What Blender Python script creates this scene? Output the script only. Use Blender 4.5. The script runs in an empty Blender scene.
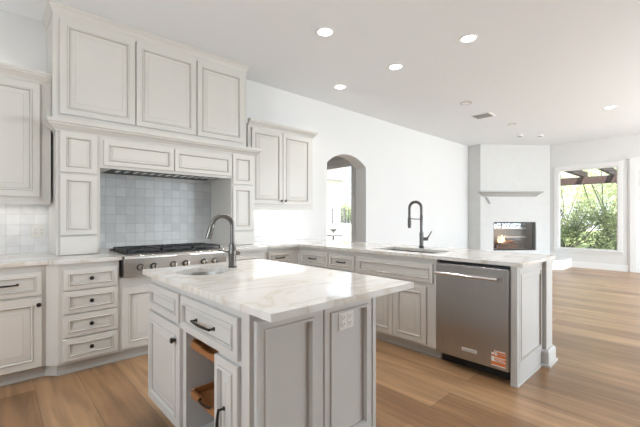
import bpy, bmesh, math, random
from mathutils import Vector, Matrix
PI = math.pi
random.seed(7)
scene = bpy.context.scene
COL = scene.collection

# ------------------------------------------------------------------ camera
FPX, HX, HY = 354.4, 382.0, 217.4          # focal length in pixels, vanishing offset, horizon row
cam_d = bpy.data.cameras.new('camera'); cam = bpy.data.objects.new('camera', cam_d); COL.objects.link(cam)
cam_d.sensor_width = 36.0; cam_d.lens = 36.0 * FPX / 640.0
cam_d.shift_y = (HY - 213.5) / 640.0
cam_d.clip_start = 0.02; cam_d.clip_end = 300
yaw = math.atan2(HX, FPX)
cam.location = (0, 0, 1.27); cam.rotation_euler = (PI / 2, 0, yaw - PI / 2)
scene.camera = cam

# ------------------------------------------------------------------ world, sun, daylight at the windows, exposure
scene.view_settings.view_transform = 'Standard'; scene.view_settings.look = 'None'
scene.view_settings.gamma = 1.0; scene.view_settings.use_curve_mapping = False
scene.view_settings.exposure = 0.23
w = bpy.data.worlds.new('sky'); scene.world = w; w.use_nodes = True
bg = w.node_tree.nodes['Background']; bg.inputs[0].default_value = (0.80, 0.90, 1.0, 1); bg.inputs[1].default_value = 1.7
sun_d = bpy.data.lights.new('sun', 'SUN'); sun = bpy.data.objects.new('sun', sun_d); COL.objects.link(sun)
sun_d.energy = 13.0; sun_d.angle = 0.01; sun_d.color = (1, 0.95, 0.87)
sun.rotation_euler = Vector((0.62, 0.28, -0.80)).to_track_quat('-Z', 'Y').to_euler()

def area(name, loc, direction, sx, sz, power, color=(0.80, 0.915, 1.0)):
    d = bpy.data.lights.new(name, 'AREA'); d.shape = 'RECTANGLE'; d.size = sx; d.size_y = sz; d.energy = power; d.color = color
    o = bpy.data.objects.new(name, d); COL.objects.link(o); o.location = loc
    o.rotation_euler = Vector(direction).to_track_quat('-Z', 'Z').to_euler()
    return o
RX0, RX1, RY0, RY1, CEIL = -1.9, 10.9, -3.4, 4.38, 3.18
for i, wx in enumerate((5.5, 7.4, 9.3)):
    area('daylight_right', (wx, RY0 - 0.28, 1.6), (0, 1, -0.85), 1.55, 2.2, 138)
area('daylight_left', (RX0 - 0.28, 1.4, 1.8), (1, 0, 0.05), 2.1, 1.5, 62)
area('daylight_far', (RX1 + 0.28, -1.9, 1.5), (-1, 0, -0.8), 1.7, 2.2, 150)

# ------------------------------------------------------------------ materials
def nodes(name):
    m = bpy.data.materials.new(name); m.use_nodes = True
    nt = m.node_tree; b = nt.nodes['Principled BSDF']
    return m, nt, b
def mat(name, col, rough=0.5, metal=0.0, spec=0.5, emit=None, estr=0.0, bump=0.0, bscale=60.0, vary=0.0, vscale=4.0, coat=0.0):
    m, nt, b = nodes(name)
    b.inputs['Base Color'].default_value = (*col, 1); b.inputs['Roughness'].default_value = rough
    b.inputs['Metallic'].default_value = metal; b.inputs['Specular IOR Level'].default_value = spec
    if coat: b.inputs['Coat Weight'].default_value = coat; b.inputs['Coat Roughness'].default_value = 0.15
    if emit: b.inputs['Emission Color'].default_value = (*emit, 1); b.inputs['Emission Strength'].default_value = estr
    tc = nt.nodes.new('ShaderNodeTexCoord')
    if vary:
        n = nt.nodes.new('ShaderNodeTexNoise'); n.inputs['Scale'].default_value = vscale; n.inputs['Detail'].default_value = 4
        nt.links.new(tc.outputs['Object'], n.inputs['Vector'])
        r = nt.nodes.new('ShaderNodeMapRange'); r.inputs['To Min'].default_value = 1 - vary; r.inputs['To Max'].default_value = 1 + vary
        nt.links.new(n.outputs['Fac'], r.inputs['Value'])
        mx = nt.nodes.new('ShaderNodeMix'); mx.data_type = 'RGBA'; mx.blend_type = 'MULTIPLY'; mx.inputs[0].default_value = 1
        mx.inputs[6].default_value = (*col, 1); nt.links.new(r.outputs['Result'], mx.inputs[7])
        nt.links.new(mx.outputs[2], b.inputs['Base Color'])
    if bump:
        n = nt.nodes.new('ShaderNodeTexNoise'); n.inputs['Scale'].default_value = bscale; n.inputs['Detail'].default_value = 3
        nt.links.new(tc.outputs['Object'], n.inputs['Vector'])
        bp = nt.nodes.new('ShaderNodeBump'); bp.inputs['Strength'].default_value = bump; bp.inputs['Distance'].default_value = 0.005
        nt.links.new(n.outputs['Fac'], bp.inputs['Height']); nt.links.new(bp.outputs[0], b.inputs['Normal'])
    return m

def brushed(name, col, rough, axis):
    m, nt, b = nodes(name)
    b.inputs['Metallic'].default_value = 1
    tc = nt.nodes.new('ShaderNodeTexCoord'); mp = nt.nodes.new('ShaderNodeMapping')
    mp.inputs['Scale'].default_value = {'x': (2, 300, 300), 'z': (300, 300, 2)}[axis]
    n = nt.nodes.new('ShaderNodeTexNoise'); n.inputs['Scale'].default_value = 1; n.inputs['Detail'].default_value = 3
    nt.links.new(tc.outputs['Object'], mp.inputs[0]); nt.links.new(mp.outputs[0], n.inputs['Vector'])
    r = nt.nodes.new('ShaderNodeMapRange'); r.inputs['To Min'].default_value = rough * 0.85; r.inputs['To Max'].default_value = rough * 1.15
    nt.links.new(n.outputs['Fac'], r.inputs['Value']); nt.links.new(r.outputs[0], b.inputs['Roughness'])
    c = nt.nodes.new('ShaderNodeMapRange'); c.inputs['To Min'].default_value = 0.97; c.inputs['To Max'].default_value = 1.03
    nt.links.new(n.outputs['Fac'], c.inputs['Value'])
    mx = nt.nodes.new('ShaderNodeMix'); mx.data_type = 'RGBA'; mx.blend_type = 'MULTIPLY'; mx.inputs[0].default_value = 1
    mx.inputs[6].default_value = (*col, 1); nt.links.new(c.outputs[0], mx.inputs[7]); nt.links.new(mx.outputs[2], b.inputs['Base Color'])
    b.inputs['Anisotropic'].default_value = 0.75
    tg = nt.nodes.new('ShaderNodeTangent'); tg.direction_type = 'RADIAL'; tg.axis = 'Z'; nt.links.new(tg.outputs[0], b.inputs['Tangent'])
    return m

def tile_mat(name, c1, c2, grout, size=0.1, rough=0.3):
    m, nt, b = nodes(name); N = nt.nodes; L = nt.links
    tc = N.new('ShaderNodeTexCoord'); sp = N.new('ShaderNodeSeparateXYZ'); cb = N.new('ShaderNodeCombineXYZ')
    L.new(tc.outputs['Object'], sp.inputs[0]); L.new(sp.outputs['X'], cb.inputs['X']); L.new(sp.outputs['Z'], cb.inputs['Y'])
    br = N.new('ShaderNodeTexBrick'); br.offset = 0.0; br.inputs['Scale'].default_value = 1
    br.inputs['Brick Width'].default_value = size; br.inputs['Row Height'].default_value = size
    br.inputs['Mortar Size'].default_value = 0.0022; br.inputs['Mortar Smooth'].default_value = 0.2
    br.inputs['Color1'].default_value = (*c1, 1); br.inputs['Color2'].default_value = (*c2, 1); br.inputs['Mortar'].default_value = (*grout, 1)
    L.new(cb.outputs[0], br.inputs['Vector'])
    n = N.new('ShaderNodeTexNoise'); n.inputs['Scale'].default_value = 14; n.inputs['Detail'].default_value = 3
    L.new(tc.outputs['Object'], n.inputs['Vector'])
    r = N.new('ShaderNodeMapRange'); r.inputs['To Min'].default_value = 0.9; r.inputs['To Max'].default_value = 1.08
    L.new(n.outputs['Fac'], r.inputs['Value'])
    mx = N.new('ShaderNodeMix'); mx.data_type = 'RGBA'; mx.blend_type = 'MULTIPLY'; mx.inputs[0].default_value = 1
    L.new(br.outputs['Color'], mx.inputs[6]); L.new(r.outputs[0], mx.inputs[7]); L.new(mx.outputs[2], b.inputs['Base Color'])
    b.inputs['Roughness'].default_value = rough
    inv = N.new('ShaderNodeMath'); inv.operation = 'SUBTRACT'; inv.inputs[0].default_value = 1; L.new(br.outputs['Fac'], inv.inputs[1])
    ad = N.new('ShaderNodeMath'); ad.operation = 'MULTIPLY_ADD'; ad.inputs[1].default_value = 0.7
    L.new(n.outputs['Fac'], ad.inputs[0]); L.new(inv.outputs[0], ad.inputs[2])
    bp = N.new('ShaderNodeBump'); bp.inputs['Strength'].default_value = 0.8; bp.inputs['Distance'].default_value = 0.004
    L.new(ad.outputs[0], bp.inputs['Height']); L.new(bp.outputs[0], b.inputs['Normal'])
    return m

def floor_mat():
    m, nt, b = nodes('oak_planks'); N = nt.nodes; L = nt.links
    tc = N.new('ShaderNodeTexCoord'); sp = N.new('ShaderNodeSeparateXYZ'); cb = N.new('ShaderNodeCombineXYZ')
    L.new(tc.outputs['Object'], sp.inputs[0]); L.new(sp.outputs['Y'], cb.inputs['X'])
    sx = N.new('ShaderNodeMath'); sx.operation = 'ADD'; sx.inputs[1].default_value = 5 * 0.275 - 0.236
    L.new(sp.outputs['X'], sx.inputs[0]); L.new(sx.outputs[0], cb.inputs['Y'])
    br = N.new('ShaderNodeTexBrick'); br.offset = 0.41; br.offset_frequency = 2; br.inputs['Scale'].default_value = 1
    br.inputs['Brick Width'].default_value = 2.1; br.inputs['Row Height'].default_value = 0.275
    br.inputs['Mortar Size'].default_value = 0.0016; br.inputs['Mortar Smooth'].default_value = 0.1; br.inputs['Bias'].default_value = 0.0
    br.inputs['Color1'].default_value = (0.25, 0.132, 0.060, 1); br.inputs['Color2'].default_value = (0.45, 0.272, 0.143, 1)
    br.inputs['Mortar'].default_value = (0.12, 0.07, 0.04, 1)
    L.new(cb.outputs[0], br.inputs['Vector'])
    mp = N.new('ShaderNodeMapping'); mp.inputs['Scale'].default_value = (16, 1.1, 1); L.new(tc.outputs['Object'], mp.inputs[0])
    n = N.new('ShaderNodeTexNoise'); n.inputs['Scale'].default_value = 1; n.inputs['Detail'].default_value = 7; n.inputs['Distortion'].default_value = 0.8
    L.new(mp.outputs[0], n.inputs['Vector'])
    r = N.new('ShaderNodeMapRange'); r.inputs['From Min'].default_value = 0.25; r.inputs['From Max'].default_value = 0.75
    r.inputs['To Min'].default_value = 0.62; r.inputs['To Max'].default_value = 1.28
    L.new(n.outputs['Fac'], r.inputs['Value'])
    n2 = N.new('ShaderNodeTexNoise'); n2.inputs['Scale'].default_value = 1.7; n2.inputs['Detail'].default_value = 3; L.new(tc.outputs['Object'], n2.inputs['Vector'])
    r2 = N.new('ShaderNodeMapRange'); r2.inputs['To Min'].default_value = 0.85; r2.inputs['To Max'].default_value = 1.15; L.new(n2.outputs['Fac'], r2.inputs['Value'])
    vo = N.new('ShaderNodeTexVoronoi'); vo.inputs['Scale'].default_value = 2.3; L.new(tc.outputs['Object'], vo.inputs['Vector'])
    r3 = N.new('ShaderNodeMapRange'); r3.inputs['From Max'].default_value = 0.075; r3.inputs['To Min'].default_value = 0.6; r3.inputs['To Max'].default_value = 1.0
    L.new(vo.outputs['Distance'], r3.inputs['Value'])
    m1 = N.new('ShaderNodeMath'); m1.operation = 'MULTIPLY'; L.new(r.outputs[0], m1.inputs[0]); L.new(r2.outputs[0], m1.inputs[1])
    m2 = N.new('ShaderNodeMath'); m2.operation = 'MULTIPLY'; L.new(m1.outputs[0], m2.inputs[0]); L.new(r3.outputs[0], m2.inputs[1])
    mx = N.new('ShaderNodeMix'); mx.data_type = 'RGBA'; mx.blend_type = 'MULTIPLY'; mx.inputs[0].default_value = 1
    L.new(br.outputs['Color'], mx.inputs[6]); L.new(m2.outputs[0], mx.inputs[7]); L.new(mx.outputs[2], b.inputs['Base Color'])
    b.inputs['Roughness'].default_value = 0.33; b.inputs['Specular IOR Level'].default_value = 0.6
    bp = N.new('ShaderNodeBump'); bp.inputs['Strength'].default_value = 0.25; bp.inputs['Distance'].default_value = 0.002
    inv = N.new('ShaderNodeMath'); inv.operation = 'SUBTRACT'; L.new(n.outputs['Fac'], inv.inputs[0]); L.new(br.outputs['Fac'], inv.inputs[1])
    L.new(inv.outputs[0], bp.inputs['Height']); L.new(bp.outputs[0], b.inputs['Normal'])
    return m

def stone_mat():
    m, nt, b = nodes('white_quartzite'); N = nt.nodes; L = nt.links
    tc = N.new('ShaderNodeTexCoord')
    mp = N.new('ShaderNodeMapping'); mp.inputs['Rotation'].default_value = (0, 0, 0.9); mp.inputs['Scale'].default_value = (1.0, 2.2, 1.0)
    L.new(tc.outputs['Object'], mp.inputs[0])
    n = N.new('ShaderNodeTexNoise'); n.inputs['Scale'].default_value = 1.5; n.inputs['Detail'].default_value = 7; n.inputs['Distortion'].default_value = 1.6
    L.new(mp.outputs[0], n.inputs['Vector'])
    d = N.new('ShaderNodeMath'); d.operation = 'SUBTRACT'; d.inputs[1].default_value = 0.5; L.new(n.outputs['Fac'], d.inputs[0])
    a = N.new('ShaderNodeMath'); a.operation = 'ABSOLUTE'; L.new(d.outputs[0], a.inputs[0])
    cr = N.new('ShaderNodeValToRGB'); e = cr.color_ramp.elements
    e[0].position = 0.0; e[0].color = (0.62, 0.56, 0.48, 1); e[1].position = 0.035; e[1].color = (0.71, 0.68, 0.64, 1)
    x = cr.color_ramp.elements.new(0.14); x.color = (0.755, 0.735, 0.705, 1)
    L.new(a.outputs[0], cr.inputs[0]); L.new(cr.outputs[0], b.inputs['Base Color'])
    b.inputs['Roughness'].default_value = 0.07; b.inputs['Specular IOR Level'].default_value = 0.55
    return m

def glass_mat():
    m = bpy.data.materials.new('window_glass'); m.use_nodes = True; nt = m.node_tree; nt.nodes.clear()
    o = nt.nodes.new('ShaderNodeOutputMaterial'); mx = nt.nodes.new('ShaderNodeMixShader')
    t = nt.nodes.new('ShaderNodeBsdfTransparent'); g = nt.nodes.new('ShaderNodeBsdfGlossy'); lw = nt.nodes.new('ShaderNodeLayerWeight')
    lw.inputs['Blend'].default_value = 0.5; pw = nt.nodes.new('ShaderNodeMath'); pw.operation = 'POWER'; pw.inputs[1].default_value = 5
    f = nt.nodes.new('ShaderNodeMath'); f.operation = 'MULTIPLY_ADD'; f.inputs[1].default_value = 0.95; f.inputs[2].default_value = 0.045
    nt.links.new(lw.outputs['Facing'], pw.inputs[0]); nt.links.new(pw.outputs[0], f.inputs[0])
    g.inputs['Roughness'].default_value = 0.02
    nt.links.new(f.outputs[0], mx.inputs[0]); nt.links.new(t.outputs[0], mx.inputs[1]); nt.links.new(g.outputs[0], mx.inputs[2])
    nt.links.new(mx.outputs[0], o.inputs[0])
    return m

def leaf_mat(name, c1, c2):
    m, nt, b = nodes(name); N = nt.nodes; L = nt.links
    tc = N.new('ShaderNodeTexCoord'); n = N.new('ShaderNodeTexNoise'); n.inputs['Scale'].default_value = 5
    L.new(tc.outputs['Object'], n.inputs['Vector'])
    cr = N.new('ShaderNodeValToRGB'); cr.color_ramp.elements[0].position = 0.35; cr.color_ramp.elements[1].position = 0.65
    cr.color_ramp.elements[0].color = (*c1, 1); cr.color_ramp.elements[1].color = (*c2, 1)
    L.new(n.outputs['Fac'], cr.inputs[0]); L.new(cr.outputs[0], b.inputs['Base Color'])
    b.inputs['Roughness'].default_value = 0.5
    tr = N.new('ShaderNodeBsdfTranslucent'); L.new(cr.outputs[0], tr.inputs['Color'])
    mx = N.new('ShaderNodeMixShader'); mx.inputs[0].default_value = 0.4
    L.new(b.outputs[0], mx.inputs[1]); L.new(tr.outputs[0], mx.inputs[2])
    L.new(mx.outputs[0], nt.nodes['Material Output'].inputs[0])
    return m

M = dict(
    paint=mat('cabinet_paint', (0.66, 0.635, 0.595), 0.38, spec=0.4, vary=0.015),
    glaze=mat('cabinet_glaze', (0.44, 0.40, 0.35), 0.5),
    toe=mat('toe_paint', (0.58, 0.555, 0.52), 0.5),
    islandpaint=mat('island_paint', (0.585, 0.565, 0.54), 0.38, spec=0.4, vary=0.015),
    wall=mat('wall_paint', (0.795, 0.79, 0.78), 0.7, spec=0.2, bump=0.06, bscale=90),
    ceil=mat('ceiling_paint', (0.86, 0.88, 0.905), 0.8, spec=0.15, bump=0.06, bscale=70),
    trim=mat('trim_paint', (0.87, 0.865, 0.855), 0.35),
    plaster=mat('fireplace_plaster', (0.685, 0.68, 0.665), 0.65, bump=0.5, bscale=9, vary=0.05, vscale=7),
    floor=floor_mat(), stone=stone_mat(), glass=glass_mat(),
    zellige=tile_mat('zellige_tile', (0.57, 0.585, 0.59), (0.68, 0.695, 0.70), (0.47, 0.48, 0.48)),
    zellige_lit=tile_mat('lit_zellige_tile', (0.78, 0.78, 0.79), (0.86, 0.86, 0.86), (0.70, 0.70, 0.70)),  # same tile as behind the range, bright light put into its whiter colour
    bronze=mat('oil_rubbed_bronze', (0.035, 0.03, 0.027), 0.35, metal=0.6),
    steel=brushed('brushed_steel', (0.60, 0.575, 0.545), 0.26, 'x'),
    dwsteel=brushed('dishwasher_steel', (0.42, 0.412, 0.405), 0.29, 'z'),
    chrome=mat('polished_steel', (0.78, 0.76, 0.73), 0.12, metal=1),
    dark=mat('black_plastic', (0.012, 0.012, 0.012), 0.45),
    iron=mat('cast_iron', (0.022, 0.023, 0.025), 0.42, bump=0.2, bscale=200),
    gunmetal=mat('gunmetal', (0.16, 0.155, 0.15), 0.28, metal=1),
    nickel=mat('dark_nickel', (0.20, 0.19, 0.18), 0.28, metal=1),
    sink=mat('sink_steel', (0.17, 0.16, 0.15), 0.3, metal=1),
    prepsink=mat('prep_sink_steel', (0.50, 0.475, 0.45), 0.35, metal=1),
    mantel=mat('mantel_shade_grey', (0.50, 0.49, 0.475), 0.7, bump=.2, bscale=20),  # grey carries the shade under the white shelf in its colour
    wood=mat('tray_wood', (0.33, 0.135, 0.045), 0.45, vary=0.2, vscale=12),
    plate=mat('outlet_plastic', (0.80, 0.78, 0.74), 0.35),
    slot=mat('outlet_slots', (0.22, 0.20, 0.18), 0.5),
    lamp=mat('lamp_glow', (1, 1, 1), 0.5, emit=(1, 0.97, 0.92), estr=9.0),
    strip=mat('led_strip_glow', (1, 1, 1), 0.5, emit=(1, 0.96, 0.9), estr=4.0),
    ringtrim=mat('lamp_trim', (0.9, 0.9, 0.89), 0.4),
    offring=mat('unlit_trim', (0.55, 0.54, 0.53), 0.4),
    ventgrey=mat('vent_metal', (0.30, 0.295, 0.29), 0.5),
    soot=mat('firebox_panel', (0.055, 0.053, 0.052), 0.6, bump=0.4, bscale=30),
    ash=mat('firebox_band', (0.30, 0.29, 0.28), 0.5),
    log=mat('log_bark', (0.13, 0.065, 0.04), 0.9, bump=0.8, bscale=25, vary=0.3, vscale=15),
    flame=mat('flame', (1, 0.6, 0.2), 0.5, emit=(1.0, 0.62, 0.30), estr=6.0),
    orange=mat('sticker_orange', (0.72, 0.20, 0.05), 0.5),
    white=mat('sticker_white', (0.82, 0.81, 0.79), 0.5),
    ink=mat('sticker_ink', (0.04, 0.04, 0.05), 0.5),
    beam=mat('pergola_stain', (0.045, 0.026, 0.022), 0.7, vary=0.25, vscale=3),
    bark=mat('tree_bark', (0.085, 0.078, 0.07), 0.9, bump=0.6, bscale=20),
    leafa=leaf_mat('pale_leaves', (0.42, 0.50, 0.25), (0.68, 0.71, 0.46)),
    leafb=leaf_mat('dark_leaves', (0.10, 0.14, 0.06), (0.28, 0.34, 0.17)),
    lawn=mat('lawn', (0.20, 0.25, 0.10), 0.9, vary=0.3, vscale=2),
    patio=mat('pale_paving', (0.62, 0.60, 0.57), 0.8, vary=0.06, vscale=1.5),
    stucco=mat('stucco', (0.80, 0.78, 0.74), 0.9, bump=0.2, bscale=30),
    rooft=mat('roof_tile', (0.40, 0.39, 0.39), 0.8, vary=0.1),
    fencem=mat('fence_iron', (0.14, 0.14, 0.15), 0.5),
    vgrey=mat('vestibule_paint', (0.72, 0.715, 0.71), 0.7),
)

# ------------------------------------------------------------------ mesh builder
class MB:
    def __init__(s): s.v = []; s.f = []; s.m = []
    def add(s, vs, fs, m=0):
        o = len(s.v); s.v += [tuple(p) for p in vs]; s.f += [tuple(i + o for i in f) for f in fs]; s.m += [m] * len(fs); return s
    def box(s, x0, x1, y0, y1, z0, z1, m=0):
        x0, x1 = min(x0, x1), max(x0, x1); y0, y1 = min(y0, y1), max(y0, y1); z0, z1 = min(z0, z1), max(z0, z1)
        v = [(x, y, z) for z in (z0, z1) for y in (y0, y1) for x in (x0, x1)]
        return s.add(v, [(0, 2, 3, 1), (4, 5, 7, 6), (0, 1, 5, 4), (2, 6, 7, 3), (0, 4, 6, 2), (1, 3, 7, 5)], m)
    def prism(s, outer, z0, z1, holes=(), m=0):
        bm = bmesh.new(); loops = [list(outer)] + [list(h) for h in holes]; es = []
        for lp in loops:
            vs = [bm.verts.new((p[0], p[1], 0)) for p in lp]
            for i in range(len(vs)): es.append(bm.edges.new((vs[i], vs[(i + 1) % len(vs)])))
        bmesh.ops.triangle_fill(bm, use_beauty=True, use_dissolve=False, edges=es, normal=(0, 0, 1))
        bm.verts.index_update()
        P = [v.co.copy() for v in bm.verts]; T = [[v.index for v in f.verts] for f in bm.faces]; bm.free()
        up = []
        for t in T:
            a, b, c = P[t[0]], P[t[1]], P[t[2]]
            if (b - a).cross(c - a).z < 0: t = t[::-1]
            up.append(t)
        s.add([(p.x, p.y, z1) for p in P], up, m); s.add([(p.x, p.y, z0) for p in P], [t[::-1] for t in up], m)
        for k, lp in enumerate(loops):
            ar = sum(lp[i][0] * lp[(i + 1) % len(lp)][1] - lp[(i + 1) % len(lp)][0] * lp[i][1] for i in range(len(lp)))
            if (ar < 0) != (k > 0): lp = lp[::-1]
            n = len(lp)
            s.add([(p[0], p[1], z0) for p in lp] + [(p[0], p[1], z1) for p in lp],
                  [(i, (i + 1) % n, n + (i + 1) % n, n + i) for i in range(n)], m)
        return s
    def rot_poly(s, poly, y0, y1, m=0):
        """polygon in xz extruded along y"""
        t = MB().prism(poly, -y1, -y0)
        return s.add([(p[0], -p[2], p[1]) for p in t.v], t.f, m)
    def cyl(s, p0, p1, r0, r1=None, n=16, m=0, caps=True):
        r1 = r0 if r1 is None else r1; p0 = Vector(p0); p1 = Vector(p1); d = (p1 - p0).normalized()
        a = d.orthogonal().normalized(); b = d.cross(a)
        v = []
        for p, r in ((p0, r0), (p1, r1)):
            for i in range(n): t = 2 * PI * i / n; v.append(p + a * (r * math.cos(t)) + b * (r * math.sin(t)))
        f = [(i, (i + 1) % n, n + (i + 1) % n, n + i) for i in range(n)]
        if caps: f += [tuple(range(n))[::-1], tuple(range(n, 2 * n))]
        return s.add(v, f, m)
    def tube(s, pts, r, n=12, m=0):
        pts = [Vector(p) for p in pts]; rs = r if isinstance(r, (list, tuple)) else [r] * len(pts)
        tan = [(pts[min(i + 1, len(pts) - 1)] - pts[max(i - 1, 0)]).normalized() for i in range(len(pts))]
        a = tan[0].orthogonal().normalized(); v = []
        for i, p in enumerate(pts):
            a = (a - tan[i] * a.dot(tan[i])).normalized(); b = tan[i].cross(a)
            for k in range(n): t = 2 * PI * k / n; v.append(p + a * (rs[i] * math.cos(t)) + b * (rs[i] * math.sin(t)))
        f = []
        for i in range(len(pts) - 1):
            for k in range(n): f.append((i * n + k, i * n + (k + 1) % n, (i + 1) * n + (k + 1) % n, (i + 1) * n + k))
        f += [tuple(range(n))[::-1], tuple(range((len(pts) - 1) * n, len(pts) * n))]
        return s.add(v, f, m)
    def lathe(s, prof, c=(0, 0, 0), axis='z', n=24, m=0):
        v = []; c = Vector(c)
        for r, h in prof:
            for i in range(n):
                t = 2 * PI * i / n; x, y = r * math.cos(t), r * math.sin(t)
                q = {'z': (x, y, h), 'y': (x, -h, y), 'x': (-h, x, y)}[axis]     # 'y' grows towards -y, 'x' towards -x
                v.append(c + Vector(q))
        k = len(prof); f = []
        for j in range(k - 1):
            for i in range(n): f.append((j * n + i, j * n + (i + 1) % n, (j + 1) * n + (i + 1) % n, (j + 1) * n + i))
        f += [tuple(range(n))[::-1], tuple(range((k - 1) * n, k * n))]
        return s.add(v, f, m)
    def panel(s, x0, x1, z0, z1, prof, yb=0.0):
        """nested rectangles: prof = [(inset, y, material)], facing -y, closed at the back"""
        v = []; k = len(prof)
        for ins, y, _ in prof:
            v += [(x0 + ins, yb + y, z0 + ins), (x1 - ins, yb + y, z0 + ins), (x1 - ins, yb + y, z1 - ins), (x0 + ins, yb + y, z1 - ins)]
        for j in range(k - 1):
            o = len(s.v)
            s.add(v[j * 4:j * 4 + 8], [(i, (i + 1) % 4, 4 + (i + 1) % 4, 4 + i) for i in range(4)], prof[j + 1][2])
        s.add(v[-4:], [(0, 1, 2, 3)], prof[-1][2]); s.add(v[:4], [(3, 2, 1, 0)], 0)
        return s
    def sweep(s, path, prof, m=0):
        """profile [(out, z)] swept along an xy polyline with mitres; out is to the right of the walk"""
        n = len(path); k = len(prof); v = []
        P = [Vector((p[0], p[1])) for p in path]
        for i in range(n):
            ds = []
            if i > 0: ds.append((P[i] - P[i - 1]).normalized())
            if i < n - 1: ds.append((P[i + 1] - P[i]).normalized())
            ns = [Vector((d.y, -d.x)) for d in ds]
            if len(ns) == 2:
                h = (ns[0] + ns[1]).normalized(); h = h / max(0.3, h.dot(ns[0]))
            else: h = ns[0]
            for o, z in prof: v.append((P[i].x + h.x * o, P[i].y + h.y * o, z))
        f = []
        for i in range(n - 1):
            for j in range(k): f.append((i * k + j, i * k + (j + 1) % k, (i + 1) * k + (j + 1) % k, (i + 1) * k + j))
        f += [tuple(range(k)), tuple(range((n - 1) * k, n * k))[::-1]]
        return s.add(v, f, m)
    def build(s, name, mats, parent=None, smooth=35, bevel=0.0):
        me = bpy.data.meshes.new(name); me.from_pydata(s.v, [], s.f); me.update()
        mats = mats if isinstance(mats, (list, tuple)) else [mats]
        for q in mats: me.materials.append(q)
        me.polygons.foreach_set('material_index', s.m)
        bm = bmesh.new(); bm.from_mesh(me); bmesh.ops.recalc_face_normals(bm, faces=bm.faces); bm.to_mesh(me); bm.free()
        if smooth:
            me.polygons.foreach_set('use_smooth', [True] * len(me.polygons)); me.set_sharp_from_angle(angle=math.radians(smooth))
        o = bpy.data.objects.new(name, me); COL.objects.link(o)
        if parent is not None: o.parent = parent
        if bevel:
            b = o.modifiers.new('edge', 'BEVEL'); b.width = bevel; b.segments = 2; b.limit_method = 'ANGLE'; b.angle_limit = 0.7
        return o

def tag(o, label, cat, group=None, kind=None):
    o['label'] = label; o['category'] = cat
    if group: o['group'] = group
    if kind: o['kind'] = kind
    return o
def thing(name, label, cat, loc=(0, 0, 0), rz=0.0, group=None):
    o = bpy.data.objects.new(name, None); COL.objects.link(o); o.empty_display_size = 0.1
    o.location = loc; o.rotation_euler = (0, 0, rz)
    return tag(o, label, cat, group)
def struct(name, mb, m, **k):
    o = mb.build(name, m, **k); o['kind'] = 'structure'; return o
NX = -PI / 2                                  # turns a front facing -y into one facing -x, its width running towards -y

# ------------------------------------------------------------------ setting
struct('floor', MB().box(RX0 - 0.2, 11.1, RY0 - 0.2, 7.6, -0.12, 0), M['floor'])
struct('ceiling', MB().box(RX0 - 0.2, 11.12, RY0 - 0.2, 4.6, CEIL, CEIL + 0.2), M['ceil'])
WH = CEIL
mb = MB().box(RX0 - 0.2, 2.44, 4.38, 4.6, 0, WH); struct('wall_range', mb, M['wall'])
# wall with the arch: polygon in xz
ax0, ax1, spr, apex = 4.131, 5.146, 2.195, 2.385
arch = []
rise = apex - spr; half = (ax1 - ax0) / 2; Rr = (half * half + rise * rise) / (2 * rise); cxm = (ax0 + ax1) / 2
a0 = math.asin(half / Rr)
for i in range(25):
    t = a0 - 2 * a0 * i / 24; arch.append((cxm + Rr * math.sin(t), apex - Rr + Rr * math.cos(t)))
poly = [(2.44, 0), (ax0, 0), (ax0, spr)] + arch[::-1][1:-1] + [(ax1, spr), (ax1, 0), (11.12, 0), (11.12, WH), (2.44, WH)]
struct('wall_arch', MB().rot_poly(poly, 4.28, 4.53), M['wall'])
def wall_holes(axis, at, thick, a0_, a1_, holes):
    """wall along one axis with rectangular holes (a0,a1,z0,z1); thick is signed outwards"""
    mb = MB(); hs = sorted(holes); cur = a0_
    def bx(p, q, z0, z1):
        if q - p < 1e-4 or z1 - z0 < 1e-4: return
        if axis == 'x': mb.box(p, q, at, at + thick, z0, z1)
        else: mb.box(at, at + thick, p, q, z0, z1)
    for h in hs:
        bx(cur, h[0], 0, WH); bx(h[0], h[1], 0, h[2]); bx(h[0], h[1], h[3], WH); cur = h[1]
    bx(cur, a1_, 0, WH); return mb
far_holes = [(-2.75, -1.05, 0.08, 2.45), (-0.85, 0.99, 0.02, 2.45), (1.355, 2.565, 0.47, 2.495)]
struct('wall_far', wall_holes('y', RX1, 0.22, RY0 - 0.2, 4.28, far_holes), M['wall'])
right_holes = [(x - 0.78, x + 0.78, 0.3, 2.6) for x in (5.5, 7.4, 9.3)]
struct('wall_right', wall_holes('x', RY0, -0.2, RX0 - 0.2, RX1, right_holes), M['wall'])
struct('wall_left', wall_holes('y', RX0, -0.2, RY0, 4.38, [(0.3, 2.5, 1.0, 2.6)]), M['wall'])

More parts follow.
